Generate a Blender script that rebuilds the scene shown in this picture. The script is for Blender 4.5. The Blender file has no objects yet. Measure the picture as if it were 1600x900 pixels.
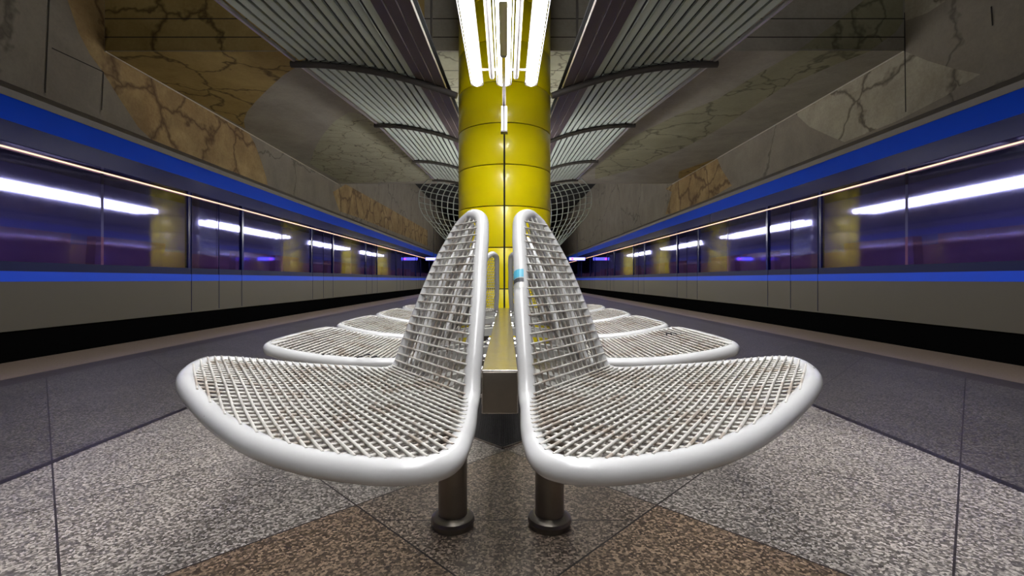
import bpy, bmesh, math, random
from mathutils import Vector, Matrix
random.seed(7)
SC = bpy.context.scene
COL = SC.collection

# ---------------------------------------------------------------- camera, world, exposure
F_PX, VX, VY, CAMX, CAMH = 728.0, 790.0, 437.0, 0.0127, 0.70
cd = bpy.data.cameras.new('camera'); cam = bpy.data.objects.new('camera', cd); COL.objects.link(cam)
cam.location = (CAMX, 0, CAMH); cam.rotation_euler = (math.pi/2, 0, 0)
cd.sensor_width = 36; cd.lens = F_PX/1600*36
cd.shift_x = (800-VX)/1600; cd.shift_y = (VY-450)/1600
cd.clip_start = 0.02; cd.clip_end = 200
SC.camera = cam
w = bpy.data.worlds.new('world'); SC.world = w; w.use_nodes = True
w.node_tree.nodes['Background'].inputs[0].default_value = (0.75, 0.8, 0.9, 1)
w.node_tree.nodes['Background'].inputs[1].default_value = 0.05
SC.view_settings.view_transform = 'Standard'; SC.view_settings.look = 'None'
SC.view_settings.gamma = 1; SC.view_settings.use_curve_mapping = False
SC.view_settings.exposure = 1.05
LAMP = 18.0          # emission of the luminaire lenses
try:
    SC.cycles.use_denoising = True
    SC.cycles.max_bounces = 8
    SC.cycles.transparent_max_bounces = 12
    SC.cycles.sample_clamp_indirect = 6
except Exception: pass

# ---------------------------------------------------------------- node helper
class N:
    def __init__(s, name):
        s.m = bpy.data.materials.new(name); s.m.use_nodes = True
        s.t = s.m.node_tree; s.t.nodes.clear()
        s.out = s.t.nodes.new('ShaderNodeOutputMaterial')
    def new(s, typ, **kw):
        n = s.t.nodes.new(typ)
        for k, v in kw.items(): setattr(n, k, v)
        return n
    def link(s, a, b): s.t.links.new(a, b)
    def put(s, sock, v):
        if isinstance(v, bpy.types.NodeSocket): s.link(v, sock)
        elif isinstance(v, (tuple, list)) and len(v) == 3 and sock.type == 'RGBA': sock.default_value = (*v, 1)
        else: sock.default_value = v
    def math(s, op, a, b=0.0, c=None, clamp=False):
        n = s.new('ShaderNodeMath', operation=op); n.use_clamp = clamp
        s.put(n.inputs[0], a); s.put(n.inputs[1], b)
        if c is not None: s.put(n.inputs[2], c)
        return n.outputs[0]
    def mix(s, f, a, b, blend='MIX'):
        n = s.new('ShaderNodeMix', data_type='RGBA', blend_type=blend)
        s.put(n.inputs[0], f); s.put(n.inputs[6], a); s.put(n.inputs[7], b)
        return n.outputs[2]
    def pos(s):
        g = s.new('ShaderNodeNewGeometry'); return g.outputs['Position']
    def xyz(s, p):
        n = s.new('ShaderNodeSeparateXYZ'); s.link(p, n.inputs[0]); return n.outputs
    def comb(s, x, y, z):
        n = s.new('ShaderNodeCombineXYZ')
        for i, v in enumerate((x, y, z)): s.put(n.inputs[i], v)
        return n.outputs[0]
    def noise(s, p, scale, detail=3, rough=.55, dist=0):
        n = s.new('ShaderNodeTexNoise'); s.link(p, n.inputs['Vector'])
        n.inputs['Scale'].default_value = scale; n.inputs['Detail'].default_value = detail
        n.inputs['Roughness'].default_value = rough; n.inputs['Distortion'].default_value = dist
        return n.outputs[0], n.outputs[1]
    def ramp(s, f, stops):
        n = s.new('ShaderNodeValToRGB'); s.put(n.inputs[0], f)
        e = n.color_ramp.elements
        while len(e) < len(stops): e.new(.5)
        for i, (p, c) in enumerate(stops):
            e[i].position = p; e[i].color = (*c, 1) if isinstance(c, tuple) else (c, c, c, 1)
        return n.outputs[0]
    def bsdf(s, color, rough=.5, metal=0.0, spec=.5, bump=None, bstr=.2, bdist=.002, coat=0):
        b = s.new('ShaderNodeBsdfPrincipled')
        s.put(b.inputs['Base Color'], color); s.put(b.inputs['Roughness'], rough)
        s.put(b.inputs['Metallic'], metal); b.inputs['Specular IOR Level'].default_value = spec
        b.inputs['Coat Weight'].default_value = coat
        if bump is not None:
            n = s.new('ShaderNodeBump'); n.inputs['Strength'].default_value = bstr
            n.inputs['Distance'].default_value = bdist
            s.link(bump, n.inputs['Height']); s.link(n.outputs[0], b.inputs['Normal'])
        s.link(b.outputs[0], s.out.inputs[0]); return b

def simple(name, c, rough=.5, metal=0.0, var=.12, scale=6.0, spec=.5, coat=0):
    n = N(name); f, _ = n.noise(n.pos(), scale, 4)
    col = n.mix(n.math('MULTIPLY', f, 1.0), tuple(x*(1-var) for x in c), tuple(min(1, x*(1+var)) for x in c))
    n.bsdf(col, rough, metal, spec, coat=coat); return n.m
def emit(name, c, k):
    n = N(name); e = n.new('ShaderNodeEmission'); n.put(e.inputs[0], c); e.inputs[1].default_value = k
    n.link(e.outputs[0], n.out.inputs[0]); return n.m

# floor: speckled granite slabs on the diagonal, dark joints
def floor_mat():
    n = N('granite_floor'); p = n.pos(); x, y, z = n.xyz(p)
    u = n.math('DIVIDE', n.math('SUBTRACT', n.math('ADD', y, x), .06), .935)
    v = n.math('DIVIDE', n.math('SUBTRACT', n.math('SUBTRACT', y, x), .03), .935)
    def jm(t, hw):
        fr = n.math('FRACT', n.math('ADD', t, 100.5))
        d = n.math('ABSOLUTE', n.math('SUBTRACT', fr, .5))
        return n.math('LESS_THAN', d, hw)
    ax = n.math('ABSOLUTE', x)
    jd = n.math('MAXIMUM', jm(u, .0042), jm(v, .0042))
    jl = n.math('LESS_THAN', n.math('ABSOLUTE', n.math('SUBTRACT', ax, 1.73)), .019)
    jh = n.math('MULTIPLY', n.math('LESS_THAN', n.math('ABSOLUTE', n.math('SUBTRACT', y, 1.357)), .0022), n.math('LESS_THAN', ax, .39))
    inner = n.math('LESS_THAN', ax, 3.28)
    jd = n.math('MULTIPLY', n.math('MAXIMUM', jd, jh), inner)
    cell = n.comb(n.math('FLOOR', u), n.math('FLOOR', v), n.math('LESS_THAN', ax, 1.73))
    wn = n.new('ShaderNodeTexWhiteNoise'); n.link(cell, wn.inputs[0])
    wv = wn.outputs[0]
    vo = n.new('ShaderNodeTexVoronoi'); n.link(p, vo.inputs['Vector']); vo.inputs['Scale'].default_value = 160
    gr = n.xyz(vo.outputs['Color'])[0]
    f1, _ = n.noise(p, 90, 3, .7); f2, _ = n.noise(p, 2.2, 4)
    g = n.math('ADD', n.math('MULTIPLY', gr, .55), n.math('MULTIPLY', f1, .5))
    grey = n.ramp(g, [(.16, (.022, .017, .014)), (.5, (.145, .13, .113)), (.88, (.55, .50, .44))])
    brown = n.ramp(g, [(.16, (.018, .011, .005)), (.5, (.095, .062, .034)), (.88, (.36, .25, .155))])
    sumuv = n.math('ADD', n.math('FLOOR', u), n.math('FLOOR', v))
    isb = n.math('MULTIPLY', n.math('LESS_THAN', n.math('ABSOLUTE', n.math('SUBTRACT', sumuv, 1.0)), .5), n.math('LESS_THAN', ax, 1.73))
    cen = n.math('MULTIPLY', n.math('LESS_THAN', n.math('ABSOLUTE', n.math('SUBTRACT', n.math('FLOOR', u), n.math('FLOOR', v))), .5), n.math('LESS_THAN', y, 6.0))
    isb = n.math('MULTIPLY', isb, n.math('LESS_THAN', n.math('ABSOLUTE', n.math('SUBTRACT', n.math('FLOOR', u), n.math('FLOOR', v))), 1.5))
    isb = n.math('ADD', isb, n.math('MULTIPLY', cen, .7), clamp=True)
    near = n.math('LESS_THAN', ax, .5)
    col = n.mix(n.math('MULTIPLY', isb, .9), grey, brown)
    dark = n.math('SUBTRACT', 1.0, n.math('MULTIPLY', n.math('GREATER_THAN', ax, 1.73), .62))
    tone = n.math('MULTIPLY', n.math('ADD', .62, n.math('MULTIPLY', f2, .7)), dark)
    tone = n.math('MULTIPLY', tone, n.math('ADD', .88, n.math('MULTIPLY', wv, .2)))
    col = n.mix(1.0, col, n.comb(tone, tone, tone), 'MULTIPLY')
    # stains
    f3, _ = n.noise(p, 9, 2, .5)
    st = n.math('MULTIPLY', n.math('GREATER_THAN', f3, .71), .5)
    col = n.mix(st, col, (.02, .018, .016))
    # edge strip
    strip = n.math('GREATER_THAN', ax, 3.5)
    fs, _ = n.noise(p, 60, 3, .6)
    sc = n.mix(fs, (.14, .10, .075), (.30, .235, .18))
    dk = n.mix(fs, (.02, .016, .014), (.07, .055, .045))
    col = n.mix(n.math('GREATER_THAN', ax, 3.28), col, dk)
    col = n.mix(strip, col, sc)
    j = n.math('MAXIMUM', jd, jl)
    jcol = n.mix(jl, (.016, .012, .01), (.008, .006, .006))
    col = n.mix(j, col, jcol)
    rough = n.math('ADD', .32, n.math('MULTIPLY', f1, .25))
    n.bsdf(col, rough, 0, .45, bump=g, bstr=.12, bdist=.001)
    return n.m

def stone(name, lo, hi, vein=None, vs=1.1, vw=.03, streak=None, rough=.75):
    n = N(name); p = n.pos()
    _, nc = n.noise(p, 1.3, 4, .6)
    wp = n.new('ShaderNodeVectorMath', operation='MULTIPLY_ADD')
    n.link(nc, wp.inputs[0]); wp.inputs[1].default_value = (.9, .9, .9); n.link(p, wp.inputs[2])
    f, _ = n.noise(p, 1.6, 6, .65, .4); g, _ = n.noise(p, 26, 3, .6)
    t = n.math('ADD', n.math('MULTIPLY', f, .75), n.math('MULTIPLY', g, .25))
    col = n.mix(n.math('MULTIPLY', n.math('SUBTRACT', t, .3), 2.2, clamp=True), lo, hi)
    if streak:
        mp = n.new('ShaderNodeMapping'); n.link(p, mp.inputs[0]); mp.inputs['Scale'].default_value = streak
        s1, _ = n.noise(mp.outputs[0], 3.2, 4, .65)
        col = n.mix(n.math('MULTIPLY', n.math('SUBTRACT', s1, .35), 1.6, clamp=True), col, tuple(x*.38 for x in lo))
    if vein:
        vo = n.new('ShaderNodeTexVoronoi', feature='DISTANCE_TO_EDGE'); n.link(wp.outputs[0], vo.inputs['Vector'])
        vo.inputs['Scale'].default_value = vs
        sm = n.math('SUBTRACT', 1.0, n.math('DIVIDE', vo.outputs[0], n.math('MULTIPLY', n.noise(p, 1.1, 2)[0], vw*3.2), clamp=True), clamp=True)
        col = n.mix(n.math('MULTIPLY', sm, .85), col, vein)
    col = n.mix(1.0, col, (1.1, 1.1, .98), 'MULTIPLY')
    n.bsdf(col, rough, 0, .3, bump=g, bstr=.25, bdist=.01)
    return n.m

def panel_mat(name, c, dark):      # thin sheets with horizontal grain
    n = N(name); p = n.pos()
    mp = n.new('ShaderNodeMapping'); n.link(p, mp.inputs[0]); mp.inputs['Scale'].default_value = (1, .25, 14)
    f, _ = n.noise(mp.outputs[0], 3, 4, .6)
    n.bsdf(n.mix(f, dark, c), .6, 0, .3); return n.m

M = {}
M['floor'] = floor_mat()
M['white'] = (lambda n: (n.bsdf(n.mix(n.math('GREATER_THAN', n.noise(n.pos(), 55, 2, .5)[0], .78), (.47, .47, .465), (.22, .20, .18)), .27, 0, .5, coat=.2), n.m)[1])(N('white_powder_coat'))
M['wire'] = (lambda n: (n.bsdf(n.mix(n.math('MULTIPLY', n.math('GREATER_THAN', n.noise(n.pos(), 14, 4, .7)[0], .56), .6), (.45, .435, .40), (.22, .16, .11)), .4, 0, .45), n.m)[1])(N('grimy_white_wire'))
def brushed():
    n = N('brushed_steel'); p = n.pos()
    mp = n.new('ShaderNodeMapping'); n.link(p, mp.inputs[0]); mp.inputs['Scale'].default_value = (3, 26, 3)
    f, _ = n.noise(mp.outputs[0], 2, 4, .6); g, _ = n.noise(p, 9, 3, .6)
    col = n.mix(f, (.30, .27, .24), (.58, .53, .49))
    n.bsdf(col, n.math('ADD', .16, n.math('MULTIPLY', g, .16)), 1.0); return n.m
M['steel'] = brushed()
M['dark_steel'] = simple('dark_steel', (.22, .20, .17), .32, 1.0, .3, 12)
M['chrome'] = simple('bolt_steel', (.75, .75, .74), .18, 1.0, .08)
M['bracket'] = simple('painted_bracket', (.42, .42, .39), .4, .3)
M['grate'] = simple('grate_iron', (.05, .048, .045), .45, .6)
M['concrete'] = stone('grey_concrete', (.22, .20, .185), (.36, .33, .30))
M['wallcon'] = stone('wall_concrete', (.17, .145, .13), (.27, .24, .215), (.09, .075, .065), .35, .008)
M['gold'] = stone('golden_veined_stone', (.24, .16, .055), (.42, .31, .13), (.055, .032, .012), 1.1, .028)
M['wallgold'] = stone('brown_veined_stone', (.25, .15, .07), (.50, .37, .20), (.085, .045, .025), 1.0, .04, (1, .5, .5))
M['pale'] = stone('pale_crackled_stone', (.26, .25, .19), (.40, .38, .30), (.07, .06, .045), 2.0, .02)
M['palewall'] = stone('pale_wall_stone', (.22, .19, .16), (.46, .42, .36), (.07, .055, .045), 1.0, .035)
M['olive'] = stone('olive_veined_stone', (.20, .19, .13), (.32, .30, .22), (.09, .08, .055), 1.3, .03)
M['black'] = simple('black_void', (.006, .006, .007), .9)
M['tunnel'] = simple('tunnel_wall', (.018, .018, .02), .9)
M['joint'] = simple('joint_dark', (.02, .016, .013), .9)
M['edge'] = simple('chamfer_edge', (.55, .50, .42), .6)
def yellow():
    n = N('yellow_enamel'); f, _ = n.noise(n.pos(), 3, 3)
    n.bsdf(n.mix(f, (.92, .74, .0), (.98, .82, .0)), .33, 0, .45, coat=.25); return n.m
M['yellow'] = yellow()
M['slat'] = simple('grey_green_slat', (.40, .44, .39), .45, .1, .1, 3)
M['plank'] = simple('dark_brown_panel', (.10, .075, .07), .4, .2)
M['plankedge'] = simple('panel_edge_trim', (.75, .70, .66), .3, .8)
M['rib'] = simple('rib_steel', (.07, .062, .055), .45, .4)
M['housing'] = simple('lamp_housing', (.24, .225, .21), .35, .7)
M['tubegrey'] = simple('grey_support_tube', (.20, .19, .19), .4, .0)
M['lens'] = None
def lens():
    n = N('luminaire_lens'); p = n.pos()
    mp = n.new('ShaderNodeMapping'); n.link(p, mp.inputs[0]); mp.inputs['Scale'].default_value = (1, 60, 1)
    f, _ = n.noise(mp.outputs[0], 1.2, 1, .5)
    e = n.new('ShaderNodeEmission'); n.link(n.mix(f, (.93, .94, 1), (1, .98, .95)), e.inputs[0])
    e.inputs[1].default_value = LAMP; n.link(e.outputs[0], n.out.inputs[0]); return n.m
M['lens'] = lens()
M['tr_cream'] = simple('train_cream', (.062, .053, .038), .45, 0, .06, 1.2, .3)
M['tr_blue'] = simple('train_blue', (.0, .055, .60), .42, 0, .08, 2, .2)
M['tr_navy'] = simple('train_navy', (.002, .005, .05), .5, 0, .1, 2, .15)
M['tr_frame'] = simple('train_window_frame', (.016, .020, .11), .16, .0, .1, 2, .45)
M['tr_skirt'] = simple('train_skirt', (.002, .002, .002), .9, spec=.0)
M['tr_roof'] = simple('train_roof', (.13, .115, .10), .5, .2)
M['tr_streak'] = emit('train_light_streak', (1, .56, .38), 1.0)  # glow of a passing light's trail, not a lamp of the train
M['seatred'] = simple('train_seat_maroon', (.42, .20, .22), .7, 0, .2, 5)
M['tr_in'] = simple('train_interior', (.20, .20, .34), .6, 0, .15, 2)
M['tr_lamp'] = emit('train_interior_lamp', (.85, .82, 1), 7)
def glass():
    n = N('train_window_glass')
    t = n.new('ShaderNodeBsdfTransparent'); t.inputs[0].default_value = (.62, .60, .80, 1)
    g = n.new('ShaderNodeBsdfGlossy'); g.inputs[0].default_value = (.85, .88, 1, 1); g.inputs[1].default_value = .045
    mx = n.new('ShaderNodeMixShader'); fr = n.new('ShaderNodeFresnel'); fr.inputs[0].default_value = 1.5
    n.link(n.math('MULTIPLY_ADD', fr.outputs[0], .38, .0), mx.inputs[0])
    n.link(t.outputs[0], mx.inputs[1]); n.link(g.outputs[0], mx.inputs[2]); n.link(mx.outputs[0], n.out.inputs[0]); return n.m
M['glass'] = glass()
M['blue_light'] = emit('blue_sign_light', (.10, .10, 1), 5)
M['red_light'] = emit('red_sign_light', (1, .05, .25), 3)
M['sticker'] = simple('teal_sticker', (.05, .30, .42), .5)
M['ink'] = simple('black_ink', (.015, .015, .018), .6)
M['sign'] = simple('sign_face_white', (.75, .76, .8), .4)

# ---------------------------------------------------------------- mesh helpers
def smooth_by_angle(me, ang=35):
    me.polygons.foreach_set('use_smooth', [True]*len(me.polygons))
    try: me.set_sharp_from_angle(angle=math.radians(ang))
    except Exception: pass
class MB:
    def __init__(s): s.v, s.f, s.mi = [], [], []
    def face(s, pts, m=0):
        i = len(s.v); s.v += [tuple(p) for p in pts]; s.f.append(tuple(range(i, i+len(pts)))); s.mi.append(m)
    def hexa(s, P, m=0):      # 8 points, bottom ring then top ring
        i = len(s.v); s.v += [tuple(p) for p in P]
        for q in ((3,2,1,0),(4,5,6,7),(0,1,5,4),(1,2,6,5),(2,3,7,6),(3,0,4,7)):
            s.f.append(tuple(i+k for k in q)); s.mi.append(m)
    def box(s, x0, x1, y0, y1, z0, z1, m=0, bev=0):
        s.hexa([(x0,y0,z0),(x1,y0,z0),(x1,y1,z0),(x0,y1,z0),(x0,y0,z1),(x1,y0,z1),(x1,y1,z1),(x0,y1,z1)], m)
    def tube(s, pts, r, n=8, closed=False, m=0, cap=True, up=None):
        pts = [Vector(p) for p in pts]; L = len(pts)
        rr = r if isinstance(r, (list, tuple)) else [r]*L
        i0 = len(s.v); ref = None
        for k in range(L):
            if closed: t = pts[(k+1) % L]-pts[(k-1) % L]
            else: t = pts[min(k+1, L-1)]-pts[max(k-1, 0)]
            if t.length < 1e-9: t = Vector((0,0,1))
            t.normalize()
            if ref is None:
                ref = Vector((0,0,1)) if abs(t.z) < .9 else Vector((1,0,0))
            a = ref - t*ref.dot(t)
            if a.length < 1e-6: a = t.orthogonal()
            a.normalize(); b = t.cross(a); ref = a
            for j in range(n):
                th = 2*math.pi*j/n
                s.v.append(tuple(pts[k]+a*(math.cos(th)*rr[k])+b*(math.sin(th)*rr[k])))
        segs = L if closed else L-1
        for k in range(segs):
            k2 = (k+1) % L
            # align ring for closing
            off = 0
            if closed and k == L-1:
                best = None
                for o in range(n):
                    d = (Vector(s.v[i0+k*n])-Vector(s.v[i0+k2*n+o])).length
                    if best is None or d < best: best, off = d, o
            for j in range(n):
                s.f.append((i0+k*n+j, i0+k*n+(j+1) % n, i0+k2*n+(j+1+off) % n, i0+k2*n+(j+off) % n)); s.mi.append(m)
        if not closed and cap:
            s.f.append(tuple(i0+j for j in reversed(range(n)))); s.mi.append(m)
            s.f.append(tuple(i0+(L-1)*n+j for j in range(n))); s.mi.append(m)
    def lathe(s, prof, cx, cy, n=32, m=0, a0=0, a1=2*math.pi):
        i0 = len(s.v); full = abs(a1-a0-2*math.pi) < 1e-6; c = n if full else n+1
        for r, z in prof:
            for j in range(c):
                a = a0+(a1-a0)*j/n; s.v.append((cx+r*math.cos(a), cy+r*math.sin(a), z))
        for k in range(len(prof)-1):
            for j in range(n):
                s.f.append((i0+k*c+j, i0+k*c+(j+1) % c, i0+(k+1)*c+(j+1) % c, i0+(k+1)*c+j)); s.mi.append(m)
    def prism_y(s, poly, y0, y1, m=0):     # poly in (x,z)
        i = len(s.v); n = len(poly)
        s.v += [(x, y0, z) for x, z in poly]+[(x, y1, z) for x, z in poly]
        s.f.append(tuple(range(i, i+n))); s.mi.append(m)
        s.f.append(tuple(range(i+2*n-1, i+n-1, -1))); s.mi.append(m)
        for k in range(n):
            k2 = (k+1) % n; s.f.append((i+k, i+n+k, i+n+k2, i+k2)); s.mi.append(m)
    def build(s, name, mats, parent=None, smooth=None, base=(0,0,0), bevel=0):
        me = bpy.data.meshes.new(name)
        b = Vector(base)
        me.from_pydata([tuple(Vector(v)-b) for v in s.v], [], s.f)
        if not isinstance(mats, (list, tuple)): mats = [mats]
        for m_ in mats: me.materials.append(m_)
        if len(mats) > 1: me.polygons.foreach_set('material_index', s.mi)
        bm = bmesh.new(); bm.from_mesh(me); bmesh.ops.recalc_face_normals(bm, faces=bm.faces); bm.to_mesh(me); bm.free()
        if smooth: smooth_by_angle(me, smooth)
        o = bpy.data.objects.new(name, me); COL.objects.link(o)
        o.location = b
        if parent is not None: o.parent = parent; o.location = b-parent.location if parent.parent is None else b
        if bevel:
            md = o.modifiers.new('bevel', 'BEVEL'); md.width = bevel; md.segments = 2; md.limit_method = 'ANGLE'
        return o
def thing(name, loc, label, cat, group=None):
    o = bpy.data.objects.new(name, None); COL.objects.link(o); o.location = loc; o.empty_display_size = .1
    o['label'] = label; o['category'] = cat
    if group: o['group'] = group
    return o
def tag(o, label, cat, group=None):
    o['label'] = label; o['category'] = cat
    if group: o['group'] = group
    return o
def struct(o): o['kind'] = 'structure'; return o
def P(root, mb, name, mat, smooth=None, bevel=0):
    """part whose vertices are given in world space, parented to root"""
    o = mb.build(name, mat, None, smooth, base=tuple(root.matrix_basis.translation), bevel=bevel)
    o.parent = root; o.location = (0, 0, 0); return o
def SUB(part, mb, name, mat, smooth=None, bevel=0):
    base = part.parent.matrix_basis.translation+part.matrix_basis.translation
    o = mb.build(name, mat, None, smooth, base=tuple(base), bevel=bevel); o.parent = part; o.location = (0, 0, 0); return o
def wall_px(px, py, X):
    D = (X-CAMX)/((px-VX)/F_PX); return (X, D, CAMH-(py-VY)/F_PX*D)
def soff_px(px, py, Z):
    D = (Z-CAMH)*F_PX/(VY-py); return (CAMX+(px-VX)/F_PX*D, D, Z)
def face_px(px, py, Y):
    return (CAMX+(px-VX)/F_PX*Y, Y, CAMH-(py-VY)/F_PX*Y)

# ================================================================ SETTING
XW, ZS, YB0, YB1 = 5.0, 3.56, 5.82, 13.9
EDGE = 4.2
m = MB(); m.box(-EDGE, EDGE, -9, 46, -1.1, 0); struct(m.build('floor', M['floor']))
m = MB(); m.box(-7.7, 7.7, -9, 46, -1.25, -1.1)
struct(m.build('floor_track_bed', M['tunnel']))
for sx, nm in ((-1, 'left'), (1, 'right')):
    m = MB(); m.box(min(sx*7.5, sx*7.7), max(sx*7.5, sx*7.7), -9, 46, -1.1, 6)
    struct(m.build('wall_%s_tunnel' % nm, M['tunnel']))
# fascia walls hung above the trains
def densify(poly, step=.12):
    out = []
    for i, a in enumerate(poly):
        b = poly[(i+1) % len(poly)]; a, b_ = Vector(a), Vector(b)
        n = max(1, int((b_-a).length/step))
        out += [tuple(a.lerp(b_, k/n)) for k in range(n)]
    return out
def spline(pts, n=6, closed=True):
    L = len(pts); out = []
    rng = range(L) if closed else range(L-1)
    for i in rng:
        g = (lambda k: Vector(pts[k % L])) if closed else (lambda k: Vector(pts[max(0, min(L-1, k))]))
        p0, p1, p2, p3 = g(i-1), g(i), g(i+1), g(i+2)
        for k in range(n):
            t = k/n
            out.append(tuple(.5*((2*p1)+(-p0+p2)*t+(2*p0-5*p1+4*p2-p3)*t*t+(-p0+3*p1-3*p2+p3)*t**3)))
    if not closed: out.append(tuple(pts[-1]))
    return out

m = MB(); m.box(-XW-.25, -XW, -9, 45.8, 2.66, 6, 0)
e = -XW+.004
def inlay(m, pts, mi, off):
    m.face([tuple(Vector(p)+Vector(off)) for p in pts], mi)
inlay(m, [wall_px(*q, -XW) for q in ((100,-60),(105,0),(122,50),(140,85),(160,112),(185,152),(215,198),(240,222),(330,262),(415,300),(420,300),(416,278),(408,252),(398,225),(385,202),(172,84),(170,0),(168,-60))], 1, (.004,0,0))
inlay(m, [wall_px(*q, -XW) for q in ((540,288),(600,321),(640,344),(668,360),(668,385),(640,372),(560,340),(530,330),(520,300))], 2, (.004,0,0))
for (a, b) in (((161,112),(158,172)),((76,0),(70,145)),((160,112),(80,75))):
    A, B = wall_px(*a, -XW), wall_px(*b, -XW); A, B = Vector(A), Vector(B)
    d = (B-A).normalized()*.0; t = Vector((0,.006,0)) if abs(A.y-B.y) < .3 else Vector((0,0,.006))
    m.face([A-t+Vector((.006,0,0)), A+t+Vector((.006,0,0)), B+t+Vector((.006,0,0)), B-t+Vector((.006,0,0))], 3)
struct(m.build('wall_left', [M['wallcon'], M['wallgold'], M['wallgold'], M['joint']]))
m = MB(); m.box(XW, XW+.25, -9, 45.8, 2.66, 6, 0)
inlay(m, [wall_px(*q, XW) for q in ((1242,177),(1330,127),(1411,79),(1450,95),(1490,107),(1532,116),(1500,135),(1478,150),(1400,190),(1320,222),(1300,214),(1265,198))], 1, (-.004,0,0))
inlay(m, [wall_px(*q, XW) for q in ((1121,248),(1128,265),(1144,290),(1110,310),(1060,332),(1040,335),(1050,300),(1040,295),(1060,283))], 2, (-.004,0,0))
inlay(m, [wall_px(*q, XW) for q in ((1411,34),(1450,20),(1480,0),(1500,-30),(1411,-60))], 1, (-.004,0,0))
for (a, b) in (((1414,20),(1416,175)),((1550,10),(1552,40))):
    A, B = Vector(wall_px(*a, XW)), Vector(wall_px(*b, XW)); t = Vector((0,.008,0)); o_ = Vector((-.007,0,0))
    m.face([A-t+o_, A+t+o_, B+t+o_, B-t+o_], 3)
struct(m.build('wall_right', [M['wallcon'], M['palewall'], M['wallgold'], M['joint']]))
# dropped ceiling block: front face and underside
m = MB(); m.box(-XW, XW, YB0, YB1, ZS, 6, 0)
Z1 = ZS-.004; Y1 = YB0-.004
S = lambda *q: soff_px(q[0], q[1], Z1)
FQ = lambda *q: face_px(q[0], q[1], Y1)
ex = lambda pts: pts
m.face([(-XW+.01, YB0+.01, Z1), (-1.0, YB0+.01, Z1), S(560,90), S(470,100), S(442,118), S(420,138), S(400,158), S(386,175), S(381,188), S(383,201)], 1)
m.face([(-XW+.01, Y1, ZS), (-1.0, Y1, ZS), (-1.0, Y1, 5.9), (-XW+.01, Y1, 5.9)], 1)
m.face([S(484,256), S(492,232), S(505,210), S(522,190), S(545,175), S(600,185), S(660,240), S(672,283), S(536,286)], 2)
m.face([S(1249,79), S(1362,79), S(1300,103), S(1222,137), S(1180,165), S(1144,189), S(1100,215), S(1060,235), S(1000,262), S(930,280), S(930,262), S(985,215), S(1060,179), S(1121,155), S(1185,115)], 3)
m.face([FQ(1249,77), FQ(1362,77), FQ(1400,50), FQ(1411,33), FQ(1411,-40), FQ(1370,-40), FQ(1350,0), FQ(1300,40)], 3)
m.face([S(1060,278), S(1061,268), S(1122,246), S(1075,283)], 1)
# boards either side of the pillar, lamplight on them put in as paler stone
m.face([(-.95, YB0+.02, Z1), (.95, YB0+.02, Z1), (.95, 8.4, Z1), (-.95, 8.4, Z1)], 5)
for y in (6.35, 6.9, 7.5):
    m.face([(-1.3, y, Z1-.003), (1.3, y, Z1-.003), (1.3, y+.015, Z1-.003), (-1.3, y+.015, Z1-.003)], 4)
for z in (3.72, 3.95, 4.3):
    m.face([(-XW+.01, Y1-.003, z), (XW-.01, Y1-.003, z), (XW-.01, Y1-.003, z+.012), (-XW+.01, Y1-.003, z+.012)], 4)
struct(m.build('ceiling', [M['concrete'], M['gold'], M['pale'], M['olive'], M['joint'], M['pale']]))
m = MB(); m.box(-7.7, 7.7, -9, 46, 6, 6.2); struct(m.build('ceiling_upper', M['black']))
m = MB(); m.box(-7.7, 7.7, 45.8, 46, -1.1, 6); struct(m.build('wall_back', M['tunnel']))
m = MB(); m.box(-7.7, 7.7, -9.2, -9, -1.1, 6); struct(m.build('wall_front', M['tunnel']))
# bright arris where soffit meets fascia wall
for sx in (-1, 1):
    m = MB(); m.box(min(sx*(XW-.018), sx*XW), max(sx*(XW-.018), sx*XW), YB0, YB1, ZS-.012, ZS)
    struct(m.build('trim_1' if sx < 0 else 'trim_2', M['edge']))

# ================================================================ PILLARS
PR, PY0, PSP = .52, 5.3, 6.9
def pillar(yc, first, label):
    root = thing('yellow_pillar', (0, yc, 0), label, 'pillar', 'yellow round pillars down the platform')
    gap = .010; seam0 = .605; dz = .4275
    m = MB(); m.lathe([(PR-.02, 0), (PR-.02, 5.9)], 0, yc, 48)
    P(root, m, 'pillar_core', M['joint'], 40)
    zs = [0.0, .18] + [seam0+dz*k for k in range(13)]
    zs = [z for z in zs if z < 5.9]+[5.9]
    k = 0
    for a, b in zip(zs[:-1], zs[1:]):
        for q in range(4):
            a0 = -math.pi/2+q*math.pi/2+.018; a1 = a0+math.pi/2-.036
            # centre joint faces the bench
            m = MB(); z0, z1 = a+gap/2, b-gap/2
            m.lathe([(PR-.02, z0), (PR-.002, z0), (PR, z0+.003), (PR, z1-.003), (PR-.002, z1), (PR-.02, z1)], 0, yc, 18, a0=a0, a1=a1)
            if first: P(root, m, 'enamel_panel', M['yellow'], 40)
            else:
                k += 1
                if k == 1: acc = MB()
                i = len(acc.v); acc.v += m.v; acc.f += [tuple(i+x for x in f) for f in m.f]; acc.mi += m.mi
    if not first: P(root, acc, 'enamel_panel', M['yellow'], 40)
    return root
pillar(PY0, True, 'large yellow enamel panelled pillar standing right behind the bench')
for k, lab in ((1, 'second yellow round pillar, behind the pillar at the bench'), (2, 'third yellow round pillar far down the platform'),
               (3, 'fourth yellow round pillar very far down the platform'), (4, 'farthest yellow round pillar near the platform end')):
    pillar(PY0+PSP*k, False, lab)

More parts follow.
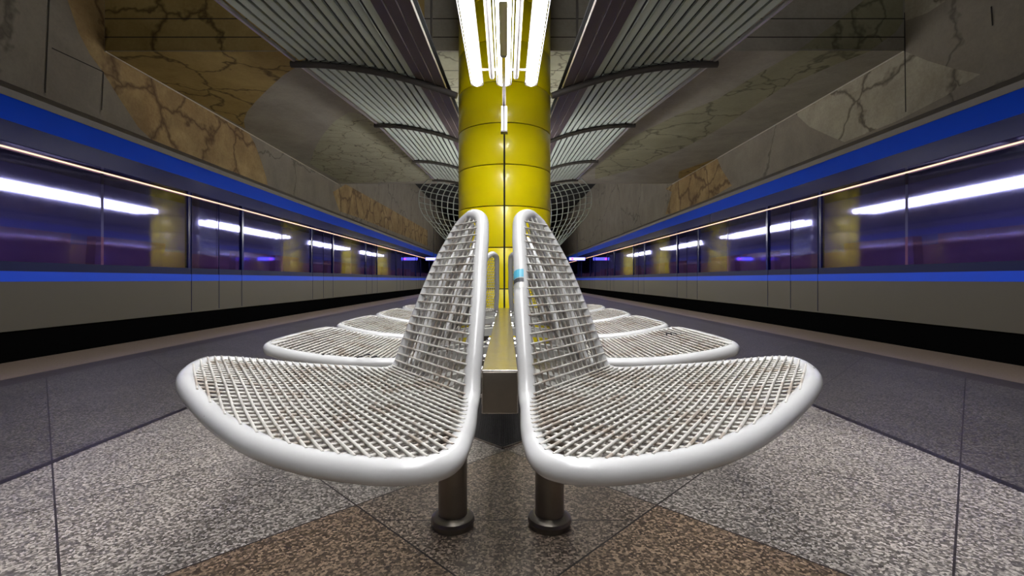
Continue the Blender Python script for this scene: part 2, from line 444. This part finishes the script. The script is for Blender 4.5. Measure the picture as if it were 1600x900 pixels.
# ================================================================ LOUVRED CANOPY
CY = [-1.5, 0, 2, 3.26, 4.48, 7.32, 10.25, 13.1]
CZ = [1.62, 1.70, 1.84, 1.96, 2.10, 2.45, 2.63, 2.82]
def lerp_tab(y):
    if y <= CY[0]: return CZ[0]
    for i in range(len(CY)-1):
        if y <= CY[i+1]:
            t = (y-CY[i])/(CY[i+1]-CY[i]); return CZ[i]*(1-t)+CZ[i+1]*t
    return CZ[-1]
def cz(x, y):
    t = max(0, min(1, (abs(x)-.4)/1.6)); s = t*(2-t)
    return CAMH+lerp_tab(y)*(.845+.155*s)
RIBS = [-7, -4.15, -1.3, 1.6, 4.48, 7.32, 10.25, 13.1]
def strip(m, x0, x1, y0, y1, th, dz0=0, dz1=0, mi=0, n=3):
    ys = [y0+(y1-y0)*k/n for k in range(n+1)]
    for a, b in zip(ys[:-1], ys[1:]):
        P4 = []
        for dz in (0, th):
            P4 += [(x0, a, cz(x0, a)+dz0+dz), (x1, a, cz(x1, a)+dz1+dz), (x1, b, cz(x1, b)+dz1+dz), (x0, b, cz(x0, b)+dz0+dz)]
        m.hexa(P4, mi)
for sx, side in ((-1, 'left'), (1, 'right')):
    root = thing('louvre_canopy', (sx*1.3, 5, 2.6), 'grey slatted ceiling canopy running along the %s side of the yellow pillar' % side, 'ceiling canopy', 'slatted canopies over the platform')
    NS = 12; x_in, x_out = .86, 2.0; pitch = (x_out-x_in)/NS
    for k in range(NS):
        m = MB(); xa = x_in+k*pitch; xb = xa+pitch*.58
        for a, b in zip(RIBS[:-1], RIBS[1:]):
            strip(m, sx*xa, sx*xb, a+.03, b-.03, .018, .012, 0)
        P(root, m, 'slat', M['slat'])
    for k, (xa, xb) in enumerate(((.56, .655), (.665, .755), (.765, .85))):
        m = MB()
        for a, b in zip(RIBS[:-1], RIBS[1:]):
            strip(m, sx*xa, sx*xb, a+.02, b-.02, .02, 0, 0)
            strip(m, sx*(xa-.004), sx*xa, a+.02, b-.02, .03, -.004, -.004, 1)
        P(root, m, 'inner_panel', [M['plank'], M['plankedge']])
    m = MB()
    for a, b in zip(RIBS[:-1], RIBS[1:]):
        strip(m, sx*2.0, sx*2.022, a+.02, b-.02, .03, -.012, -.012)
    P(root, m, 'edge_rail', M['plankedge'])
    for y in RIBS:
        m = MB(); pts = []
        for k in range(17):
            x = .455+(2.05-.455)*k/16; pts.append((sx*x, y, cz(x, y)-.03))
        m.tube(pts, .032, 8); P(root, m, 'cross_rib', M['rib'], 60)
    # dark backing sheet above the slats
    m = MB()
    for a, b in zip(RIBS[:-1], RIBS[1:]):
        for xa, xb in ((.56, 1.1), (1.1, 1.6), (1.6, 2.0)):
            strip(m, sx*xa, sx*xb, a, b, .01, .11, .11)
    P(root, m, 'backing_sheet', M['black'])
    # hangers up to the ceiling
    for y in RIBS:
        for x in (.7, 1.9):
            zt = ZS if YB0 < y < YB1 else 6.0
            m = MB(); m.tube([(sx*x, y, cz(x, y)-.03), (sx*x, y, zt)], .012, 6)
            P(root, m, 'hanger_rod', M['rib'])
    # open wire basket closing the far end
    rootb = thing('ceiling_grid', (sx*2, 13.2, 2.6), 'curved open steel grid closing the far end of the %s slatted canopy' % side, 'ceiling grid', 'curved grids at canopy ends')
    prof = [(118,159,13.13),(128,148,13.6),(134,137,14.0),(135,124,14.4),(133,112,14.8),(126,98,15.1),(115,86,15.35),(105,74,15.5),(93,62,15.6),(80,48,15.65)]
    lines = []
    for k in range(12):
        t = k/11
        pts = []
        for i, (ox, oy, D) in enumerate(prof):
            x = ox*D/F_PX; h = oy*D/F_PX
            sh = min(1, i/6)
            X = x*(1-t)+ (.55+.05*i)*t
            hh = h - t*.38*(1-sh*.1) - t*(1-t)*.12
            pts.append((sx*X, D-.1*t, CAMH+hh))
        lines.append(spline(pts, 4, False))
        m = MB(); m.tube(lines[-1], .014, 5)
        P(rootb, m, 'long_bar', M['slat'], 60)
    for i in range(1, len(lines[0]), 3):
        m = MB(); m.tube([ln[i] for ln in lines], .013, 5)
        P(rootb, m, 'cross_bar', M['slat'], 60)

# ================================================================ LUMINAIRES
def pendant(y0, y1, z, label):
    root = thing('pendant_luminaire', (0, (y0+y1)/2, z), label, 'ceiling light', 'triple strip lights hung along the platform')
    def lamp(x, name):
        hw = .050 if x == 0 else .040
        # housing: shallow trough with rounded ends
        m = MB()
        def ring(w, zz, inset):
            pts = []
            for k in range(13):
                a = math.pi+math.pi*k/12; pts.append((x+w*math.cos(a), y0+inset+hw+w*math.sin(a), zz))
            for k in range(13):
                a = math.pi*k/12; pts.append((x+w*math.cos(a), y1-inset-hw+w*math.sin(a), zz))
            return pts
        rings = [ring(hw-.005, z+.0795, .0), ring(hw-.001, z+.082, .0), ring(hw-.003, z+.100, .0), ring(.008, z+.106, .03)]
        i0 = len(m.v); n = len(rings[0])
        for r in rings: m.v += r
        for k in range(len(rings)-1):
            for j in range(n): m.f.append((i0+k*n+j, i0+k*n+(j+1) % n, i0+(k+1)*n+(j+1) % n, i0+(k+1)*n+j)); m.mi.append(0)
        m.f.append(tuple(i0+(len(rings)-1)*n+j for j in range(n))); m.mi.append(0)
        h = P(root, m, 'lamp_housing', M['housing'], 40)
        m = MB(); rs = [ring(hw-.004, z+.080, .0), ring(hw-.003, z+.04, 0), ring(hw-.004, z+.008, 0), ring(hw-.024, z-.008, 0)]
        for r in rs: m.v += r
        for k in range(3):
            for j in range(n): m.f.append((k*n+j, k*n+(j+1) % n, (k+1)*n+(j+1) % n, (k+1)*n+j)); m.mi.append(0)
        m.f.append(tuple(3*n+j for j in range(n))); m.mi.append(0)
        P(root, m, 'diffuser', M['lens'], 40)
        m = MB(); m.tube(ring(hw+.010, z+.012, -.012), .0050, 6, closed=True); P(root, m, 'wire_guard', M['rib'], 60)
    for x in (-.222, 0, .222): lamp(x, '')
    for x in (-.098, .098):
        m = MB(); pts = [(x, y0+.02, z+.10), (x, y0+.05, z+.06), (x, y0+.12, z+.05), (x, y1-.12, z+.05), (x, y1-.05, z+.06), (x, y1-.02, z+.10)]
        m.tube(pts, .021, 12); P(root, m, 'support_tube', M['tubegrey'], 60)
    yy = y0+.25
    for k in range(5):
        y = y0+.2+(y1-y0-.4)*k/4
        m = MB(); m.tube([(-.222, y, z+.05), (.222, y, z+.05)], .010, 8); P(root, m, 'cross_bar', M['tubegrey'], 60)
    for y in (y0+.3, y1-.3):
        zt = ZS if YB0 < y < YB1 else 6.0
        m = MB(); m.tube([(0, y, z+.07), (0, y, zt)], .012, 8); P(root, m, 'hanger_rod', M['rib'], 60)
ZL = 2.30
pendant(PY0-2*PSP+.95, PY0-PSP-.95-.2, ZL, 'triple strip light hanging behind the camera end of the bench') if False else None
pendant(-1.1, 3.86, ZL, 'bright triple strip light hanging directly over the bench, before the pillar')
for k, lab in ((1, 'triple strip light hanging between the bench pillar and the second pillar'), (2, 'triple strip light hanging between the second and third pillars'),
               (3, 'triple strip light hanging between the third and fourth pillars'), (4, 'farthest triple strip light before the last pillar')):
    pendant(PY0+PSP*(k-1)+.95, PY0+PSP*k-.95, ZL, lab)
# slim hanging display seen edge-on, and the long carrier above it
root = thing('hanging_sign', (0, 2.9, 2.2), 'thin double-sided sign hanging edge-on below the middle strip light', 'sign')
m = MB(); m.box(-.018, .018, 2.42, 3.0, 2.155, 2.262); P(root, m, 'sign_panel', M['sign'], bevel=.004)
m = MB(); m.box(-.019, .019, 2.405, 2.42, 2.135, 2.285); m.box(-.021, .021, 3.0, 3.012, 2.135, 2.285); m.box(-.024, .024, 2.42, 3.0, 2.14, 2.155); P(root, m, 'sign_frame', M['bracket'])
m = MB(); m.tube([(0, 2.7, 2.262), (0, 2.7, 2.285)], .008, 8); P(root, m, 'hanger_rod', M['rib'])
root = thing('edge_lit_sign', (0, 4.0, 2.0), 'narrow white sign seen edge-on hanging low in front of the yellow pillar', 'sign')
m = MB(); m.box(-.026, .026, 4.05, 4.11, 1.995, 2.213); P(root, m, 'sign_panel', M['sign'], bevel=.004)
m = MB(); m.box(-.030, .030, 4.045, 4.115, 1.985, 1.996); m.box(-.008, .004, 4.042, 4.05, 1.995, 2.213); P(root, m, 'sign_frame', M['rib'])
m = MB(); m.box(-.014, .014, 3.15, 4.11, 2.213, 2.235); P(root, m, 'carrier_bar', M['steel'])
m = MB(); m.tube([(0, 4.0, 2.23), (0, 4.0, 6)], .009, 8); P(root, m, 'hanger_rod', M['rib'])

# ================================================================ BENCH
YMID = 2.22
def profile(back_n, back_z, z_bend, seat_len, seat_rise, rad=.05):
    """polyline (n,z) from the top of the back to the front of the seat, returns function s->(n,z)"""
    ctl = []
    for k in range(13):            # back, gently bowed
        t = k/12; ctl.append((-back_n*(1-t)**1.08*(1)+.012*math.sin(math.pi*t), z_bend+(back_z-z_bend)*(1-t)))
    for k in range(1, 15):
        t = k/14; n_ = seat_len*t
        ctl.append((n_, z_bend+seat_rise*t-.018*math.sin(math.pi*t)))
    # fillet by repeated corner averaging
    dense = []
    for a, b in zip(ctl[:-1], ctl[1:]):
        for k in range(4): dense.append((a[0]+(b[0]-a[0])*k/4, a[1]+(b[1]-a[1])*k/4))
    dense.append(ctl[-1]); dense = [Vector((a, b)) for a, b in dense]
    for _ in range(14):
        dense = [dense[0]]+[(dense[i-1]+dense[i]*2+dense[i+1])/4 for i in range(1, len(dense)-1)]+[dense[-1]]
    ib = min(range(len(dense)), key=lambda i: (dense[i]-Vector((0, z_bend))).length)
    S_ = [0.0]*len(dense)
    for i in range(ib+1, len(dense)): S_[i] = S_[i-1]+(dense[i]-dense[i-1]).length
    for i in range(ib-1, -1, -1): S_[i] = S_[i+1]-(dense[i]-dense[i+1]).length
    def f(s):
        if s <= S_[0]: d = dense[0]-dense[1]; d.normalize(); return dense[0]+d*(S_[0]-s), -d
        if s >= S_[-1]: d = dense[-1]-dense[-2]; d.normalize(); return dense[-1]+d*(s-S_[-1]), d
        lo, hi = 0, len(S_)-1
        while hi-lo > 1:
            mid = (lo+hi)//2
            if S_[mid] <= s: lo = mid
            else: hi = mid
        t = (s-S_[lo])/(S_[hi]-S_[lo]); d = dense[hi]-dense[lo]
        return dense[lo].lerp(dense[hi], t), d.normalized()
    return f
def crossings(poly, axis, val):
    out = []
    for a, b in zip(poly, poly[1:]+poly[:1]):
        pa, pb = a[axis], b[axis]
        if (pa-val)*(pb-val) < 0:
            t = (val-pa)/(pb-pa); out.append(a[1-axis]+(b[1-axis]-a[1-axis])*t)
    return sorted(out)

def seat_shell(bench, prof, ctl, mapper, twist, tr=.0178, wr=.0024, sp=.0165, tn=16, sides=6):
    poly = [tuple(p) for p in spline(ctl, 8)]
    def pt(s, w, off=0.0):
        (q, d) = prof(s); nx, nz = -d.y, d.x      # normal points up/forward
        n_, z_ = q.x+nx*off, q.y+nz*off
        return mapper(n_, w, z_+twist(q.x, w))
    m = MB(); m.tube([pt(s, w_) for s, w_ in poly], tr, tn, closed=True)
    seat = P(bench, m, 'seat', M['white'], 60)
    m = MB(); off = tr*.78
    smin = min(p[0] for p in poly); smax = max(p[0] for p in poly)
    wmin = min(p[1] for p in poly); wmax = max(p[1] for p in poly)
    # cross wires lie on top
    s = smin+.035; k = 0
    while s < smax-.006:
        c = crossings(poly, 0, s)
        if len(c) >= 2:
            a, b = c[0]-.001, c[-1]+.001; nn = 10
            pts = [pt(s, a+(b-a)*i/nn, off+wr*1.2) for i in range(nn+1)]
            m.tube(pts, wr, sides)
        s += sp*1.25 if s < 0 else sp*.97
    m2 = MB()
    w_ = wmin+.012
    while w_ < wmax-.006:
        c = crossings(poly, 1, w_)
        for a, b in zip(c[0::2], c[1::2]):
            if b-a < .02: continue
            nn = max(3, int((b-a)/.02)); pts = [pt(a+(b-a)*i/nn, w_, off-wr*1.0) for i in range(nn+1)]
            m2.tube(pts, wr, sides)
        w_ += sp*1.42
    i = len(m.v); m.v += m2.v; m.f += [tuple(i+x for x in f) for f in m2.f]; m.mi += m2.mi
    SUB(seat, m, 'wire_mesh', M['wire'], 60)
    return seat, pt, poly

corner_ctl = [(-.455,.285),(-.436,.235),(-.385,.197),(-.30,.145),(-.20,.085),(-.10,.040),(-.03,.014),(.01,-.014),(.05,-.070),(.10,-.143),(.15,-.210),(.185,-.245),(.215,-.252),(.25,-.238),(.30,-.20),(.35,-.14),(.40,-.045),(.44,.10),(.473,.28),(.455,.43),(.41,.535),(.32,.55),(.18,.485),(.02,.395),(-.15,.366),(-.32,.36),(-.42,.335),(-.447,.31)]
mid_ctl = [(-.455,0),(-.445,.055),(-.41,.095),(-.33,.125),(-.15,.165),(.0,.20),(.2,.236),(.35,.256),(.405,.254),(.433,.242),(.448,.20),(.454,.09),(.454,0)]
mid_ctl = mid_ctl+[(a, -b) for a, b in reversed(mid_ctl[1:-1])]
prof_c = profile(.165, .883, .445, .50, .0)
prof_m = profile(.135, .880, .447, .47, .055)
# F: way the corner seat faces, W: along its back
FX, FY, WX, WY = .813, -.582, .582, .813
def corner_map(sx, sy):
    def f(n, w_, z):
        x = .042+FX*n+WX*w_; y = .95+FY*n+WY*w_
        x += .012-.015*max(0, min(1, (z-.5)/.3))
        return (sx*x, y if sy > 0 else 2*YMID-y, z)
    return f
def ctwist(n, w_): return .022*max(0, min(1, n/.15))*max(0, min(1, (.1-w_)/.3)) + .115*max(0, n)*max(0, min(1, (w_+.22)/.5)) + .012*max(0, min(1, (w_-.3)/.25))*max(0, min(1, n/.1))
def mid_map(sx, yc):
    return lambda n, w_, z: (sx*(.25+n), yc+w_, z)

def brackets(root, sx, arms, mat='bracket'):
    for (p0, p1, ww) in arms:
        m = MB(); a, b = Vector(p0), Vector(p1); d = (b-a); d.z = 0; d.normalize(); q = Vector((-d.y, d.x, 0))*ww
        th = .035
        m.hexa([a-q-Vector((0,0,th)), a+q-Vector((0,0,th)), b+q-Vector((0,0,.02)), b-q-Vector((0,0,.02)), a-q, a+q, b+q, b-q])
        SUB(root, m, 'bracket_arm', M[mat])

bench = thing('double_bench', (0, YMID, 0), 'back-to-back bench of white wire mesh seats on a steel beam before the yellow pillar', 'bench')
SPC = .6
for sx, side in ((-1, 'left'), (1, 'right')):
    # nearest corner seat
    r, pt, poly = seat_shell(bench, prof_c, corner_ctl, corner_map(sx, 1), ctwist, tn=20, sides=8)
    brackets(r, sx, [((sx*.042, 1.10, .475), (sx*.30, .98, .432), .02), ((sx*.042, 1.20, .475), (sx*.36, 1.08, .435), .02), ])
    if sx > 0:   # worn sticker round the back tube
        m = MB()
        for (s0, s1, mi) in ((-.278, -.258, 0), (-.256, -.246, 1), (-.243, -.232, 2)):
            cs = []
            for q in range(5):
                s_ = s0+(s1-s0)*q/4; c = crossings(poly, 0, s_); cs.append(Vector(pt(s_, c[0])))
            i0 = len(m.v)
            ax = (cs[-1]-cs[0]).normalized(); ref = Vector((-.55, -.83, 0)); ref -= ax*ref.dot(ax); ref.normalize(); bb = ax.cross(ref)
            for c in cs:
                for j in range(7):
                    th = -1.0+1.7*j/6; m.v.append(tuple(c+(ref*math.cos(th)+bb*math.sin(th))*.0184))
            for a in range(4):
                for j in range(6): m.f.append((i0+a*7+j, i0+a*7+j+1, i0+(a+1)*7+j+1, i0+(a+1)*7+j)); m.mi.append(mi)
        o = SUB(r, m, 'sticker', [M['sticker'], M['ink'], M['bracket']]); o['label'] = 'worn teal and black sticker'
    # middle seats: one built, two copied
    y0 = YMID-SPC
    r, pt, poly = seat_shell(bench, prof_m, mid_ctl, mid_map(sx, y0), lambda n, w_: 0, tn=14, sides=6, wr=.0024)
    brackets(r, sx, [((sx*.042, y0-.06, .478), (sx*.52, y0-.06, .43), .018), ((sx*.042, y0+.06, .478), (sx*.52, y0+.06, .43), .018)])
    for k in (1, 2):
        c = r.copy(); COL.objects.link(c); c.parent = bench; c.location.y += SPC*k
        for ch in r.children:
            d = ch.copy(); COL.objects.link(d); d.parent = c
    # scribbles that only the second seats carry
    if sx < 0:
        m = MB()
        zc, xx, yy = .4775, -.45, y0-.2355
        for (a, b) in ((-.545, -.505), (-.425, -.36)):
            for q in range(3):
                m.tube([(a+(b-a)*q/3, yy-.0145, .4745-.003+.006*(q % 2)), (a+(b-a)*(q+.8)/3, yy-.0145, .4745+.006*(q % 2))], .0022, 5)
        o = SUB(r, m, 'pen_scribble', M['ink']); o['label'] = 'black pen marks'
    else:
        m = MB(); cx, cy = .60, y0+.1
        for q in range(5):
            m.tube([(cx+.018*q, cy-.02, .499), (cx+.018*q+.012, cy+.02, .501), (cx+.018*(q+1), cy-.015, .502)], .003, 5)
        o = SUB(r, m, 'pen_scribble', M['ink']); o['label'] = 'black pen scribble'
    # far corner seat
    r, pt, poly = seat_shell(bench, prof_c, corner_ctl, corner_map(sx, -1), ctwist, tn=12, sides=5)
    brackets(r, sx, [((sx*.042, 2*YMID-1.10, .475), (sx*.30, 2*YMID-.98, .432), .02), ((sx*.042, 2*YMID-1.20, .475), (sx*.36, 2*YMID-1.08, .435), .02)])

# beam, legs, bolts
BY0, BY1 = 1.03, 3.30
root = bench
m = MB(); m.box(-.0405, .0405, BY0, BY1, .403, .5); P(root, m, 'box_beam', M['steel'], bevel=.0018)
m = MB(); m.box(-.038, .038, BY0-.0025, BY0+.002, .406, .496); o = P(root, m, 'end_plate', M['dark_steel'], bevel=.001)
for ly in (1.33, 2*YMID-1.33):
    m = MB(); m.box(-.19, .19, ly-.05, ly+.05, .386, .402); P(root, m, 'cross_plate', M['dark_steel'], bevel=.002)
    for lx in (-.138, .138):
        m = MB(); m.lathe([(.001, .386), (.041, .386), (.041, .0), (.001, 0)], lx, ly, 32); lg = P(root, m, 'leg', M['dark_steel'], 40)
        m = MB(); m.lathe([(.041, .034), (.046, .034), (.0595, .026), (.0625, .017), (.058, .008), (.058, 0)], lx, ly, 40)
        SUB(lg, m, 'flange', M['dark_steel'], 40)
for yb in [YMID-SPC-.06, YMID-SPC+.06, YMID-.06, YMID+.06, YMID+SPC-.06, YMID+SPC+.06, 1.12, 1.30, 3.14]:
    for sx in (-1, 1):
        m = MB()
        m.tube([(sx*.040, yb, .482), (sx*.047, yb, .482)], .009, 6)
        m.tube([(sx*.047, yb, .482), (sx*.050, yb, .482), (sx*.055, yb, .482), (sx*.058, yb, .482)], [.0085, .0085, .007, .003], 10)
        P(root, m, 'bolt', M['chrome'], 50)

# floor grate under the bench, set on the diagonal
m = MB(); c0 = (1.936+1.91)/2
cy_ = 1.925+.4675
def dg(a, b): return ((a-b)/2+.0, cy_+(a+b)/2)
h_ = .4675
m0 = MB()
for k in range(47):
    t = -h_+2*h_*k/46
    (xa, ya), (xb, yb) = dg(t, -h_), dg(t, h_)
    m.tube([(xa, ya, .003), (xb, yb, .003)], .0035, 4)
    (xa, ya), (xb, yb) = dg(-h_, t), dg(h_, t)
    m.tube([(xa, ya, .0035), (xb, yb, .0035)], .0035, 4)
g = thing('floor_grate', (0, cy_, 0), 'dark square iron grate set diagonally in the floor under the bench', 'floor grate')
P(g, m, 'grille_bars', M['grate'])
m = MB(); q = [dg(-h_, -h_), dg(h_, -h_), dg(h_, h_), dg(-h_, h_)]
m.face([(x, y, .0008) for x, y in q]); P(g, m, 'pit', M['black'])
m = MB(); m.tube([(x, y, .004) for x, y in q]+[(q[0][0], q[0][1], .004)], .0045, 6); P(g, m, 'rim', M['steel'])

# ================================================================ TRAINS
XT = 4.30
def train(sx, side):
    root = thing('subway_train', (sx*5.5, 20, -1.1), 'blue and cream subway train standing along the %s platform edge' % side, 'train', 'subway trains on both sides')
    Y0, Y1 = -8.5, 44
    def bx(m, xa, xb, y0, y1, z0, z1, mi=0):
        a, b = sorted((sx*xa, sx*xb)); m.box(a, b, y0, y1, z0, z1, mi)
    m = MB(); bx(m, XT+.03, 6.9, Y0, Y1, -.75, .25); P(root, m, 'skirt', M['tr_skirt'])
    m = MB(); bx(m, XT, XT+.08, Y0, Y1, .25, .683); bx(m, XT+.08, 6.9, Y0, Y1, .25, .30); P(root, m, 'lower_side_panel', M['tr_cream'])
    m = MB(); bx(m, XT-.003, XT+.06, Y0, Y1, .683, .775); P(root, m, 'blue_stripe', M['tr_blue'])
    m = MB(); bx(m, XT+.002, XT+.07, Y0, Y1, .775, .86); P(root, m, 'window_sill', M['tr_navy'])
    m = MB(); bx(m, XT+.002, XT+.07, Y0, Y1, 1.90, 2.08); P(root, m, 'window_header', M['tr_frame'])
    m = MB(); m.prism_y([(sx*(XT-.002), 2.08), (sx*(XT+.03), 2.31), (sx*(XT+.1), 2.31), (sx*(XT+.08), 2.08)], Y0, Y1); P(root, m, 'upper_blue_band', M['tr_blue'])
    m = MB(); m.tube([(sx*(XT-.006), Y0, 1.845), (sx*(XT-.006), Y1, 1.845)], .008, 6); P(root, m, 'light_streak', M['tr_streak'])  # added glowing rod, imitates a light trail along the side
    m = MB(); m.prism_y([(sx*(XT+.02), 2.30), (sx*(XT+.005), 2.36), (sx*(XT+.06), 2.43), (sx*(XT+.35), 2.50), (sx*(XT+1.3), 2.56), (sx*6.9, 2.5), (sx*6.9, 2.31), (sx*(XT+.1), 2.31)], Y0, Y1); P(root, m, 'roof', M['tr_roof'], 50)
    m = MB(); bx(m, 6.8, 6.9, Y0, Y1, .3, 2.31); P(root, m, 'far_side_wall', M['tr_in'])
    m = MB(); bx(m, 4.45, 6.8, Y0, Y1, .30, .34); P(root, m, 'interior_floor', M['tr_skirt'])
    # windows and doors alternate: bay 2.6 m window pair, 1.3 m door
    y = Y0+.1; k = 0
    while y < Y1-3.9:
        for (a, b) in ((y, y+1.32), (y+1.36, y+2.68)):
            m = MB(); bx(m, XT+.012, XT+.018, a, b, .86, 1.90); P(root, m, 'window_pane', M['glass'])
        d0, d1 = y+2.74, y+3.96
        m = MB(); bx(m, XT+.004, XT+.05, y+2.68, d0, .86, 1.90); P(root, m, 'window_post', M['tr_frame'])
        m = MB(); bx(m, XT+.004, XT+.05, d1, d1+.06, .86, 1.90); P(root, m, 'window_post', M['tr_frame'])
        for (a, b) in ((d0, (d0+d1)/2-.005), ((d0+d1)/2+.005, d1)):
            m = MB(); bx(m, XT+.012, XT+.018, a, b, .86, 1.90); P(root, m, 'door_glass', M['glass'])
        for yy in (d0-.006, (d0+d1)/2-.004, d1-.006):
            m = MB(); bx(m, XT-.0045, XT+.006, yy, yy+.006, .27, 1.90); P(root, m, 'door_seam', M['tr_navy'])
        if sx and y < 20:
            for yy in (y+.15, y+1.5):
                m = MB()
                m.prism_y([(sx*4.55, .62), (sx*5.15, .62), (sx*5.15, .74), (sx*4.65, .78), (sx*4.62, 1.18), (sx*4.52, 1.18)], yy, yy+1.05)
                P(root, m, 'passenger_seat', M['seatred'])
        y += 4.02
    m = MB(); bx(m, 5.55, 5.65, Y0, Y1, .62, 1.16); P(root, m, 'seat_back_row', M['seatred'])
    for yy in [Y0+1+4.02*j for j in range(11)]:
        m = MB(); bx(m, 5.3, 5.42, yy, yy+2.6, 2.27, 2.30); P(root, m, 'interior_lamp', M['tr_lamp'])
    return root
train(-1, 'left'); train(1, 'right')

# blue lit signs hanging far down at the platform edges
for sx, side in ((-1, 'left'), (1, 'right')):
    r = thing('lit_sign', (sx*3.7, 24, 1.8), 'small glowing blue sign hanging far away beside the %s train' % side, 'sign', 'blue platform signs')
    xs = sx*3.7
    m = MB(); m.box(xs-.42, xs+.42, 24.0, 24.1, 1.68, 1.86); P(r, m, 'sign_case', M['rib'])
    m = MB(); m.box(xs-.40, xs+.40, 23.99, 24.0, 1.70, 1.84); P(r, m, 'blue_face', M['blue_light'])
    m = MB(); m.box(xs-sx*.25-.05, xs-sx*.25+.05, 23.98, 23.99, 1.72, 1.82); P(r, m, 'red_symbol', M['red_light'])
    m = MB(); m.tube([(xs, 24.05, 1.86), (xs, 24.05, 6)], .015, 6); P(r, m, 'hanger_rod', M['rib'])
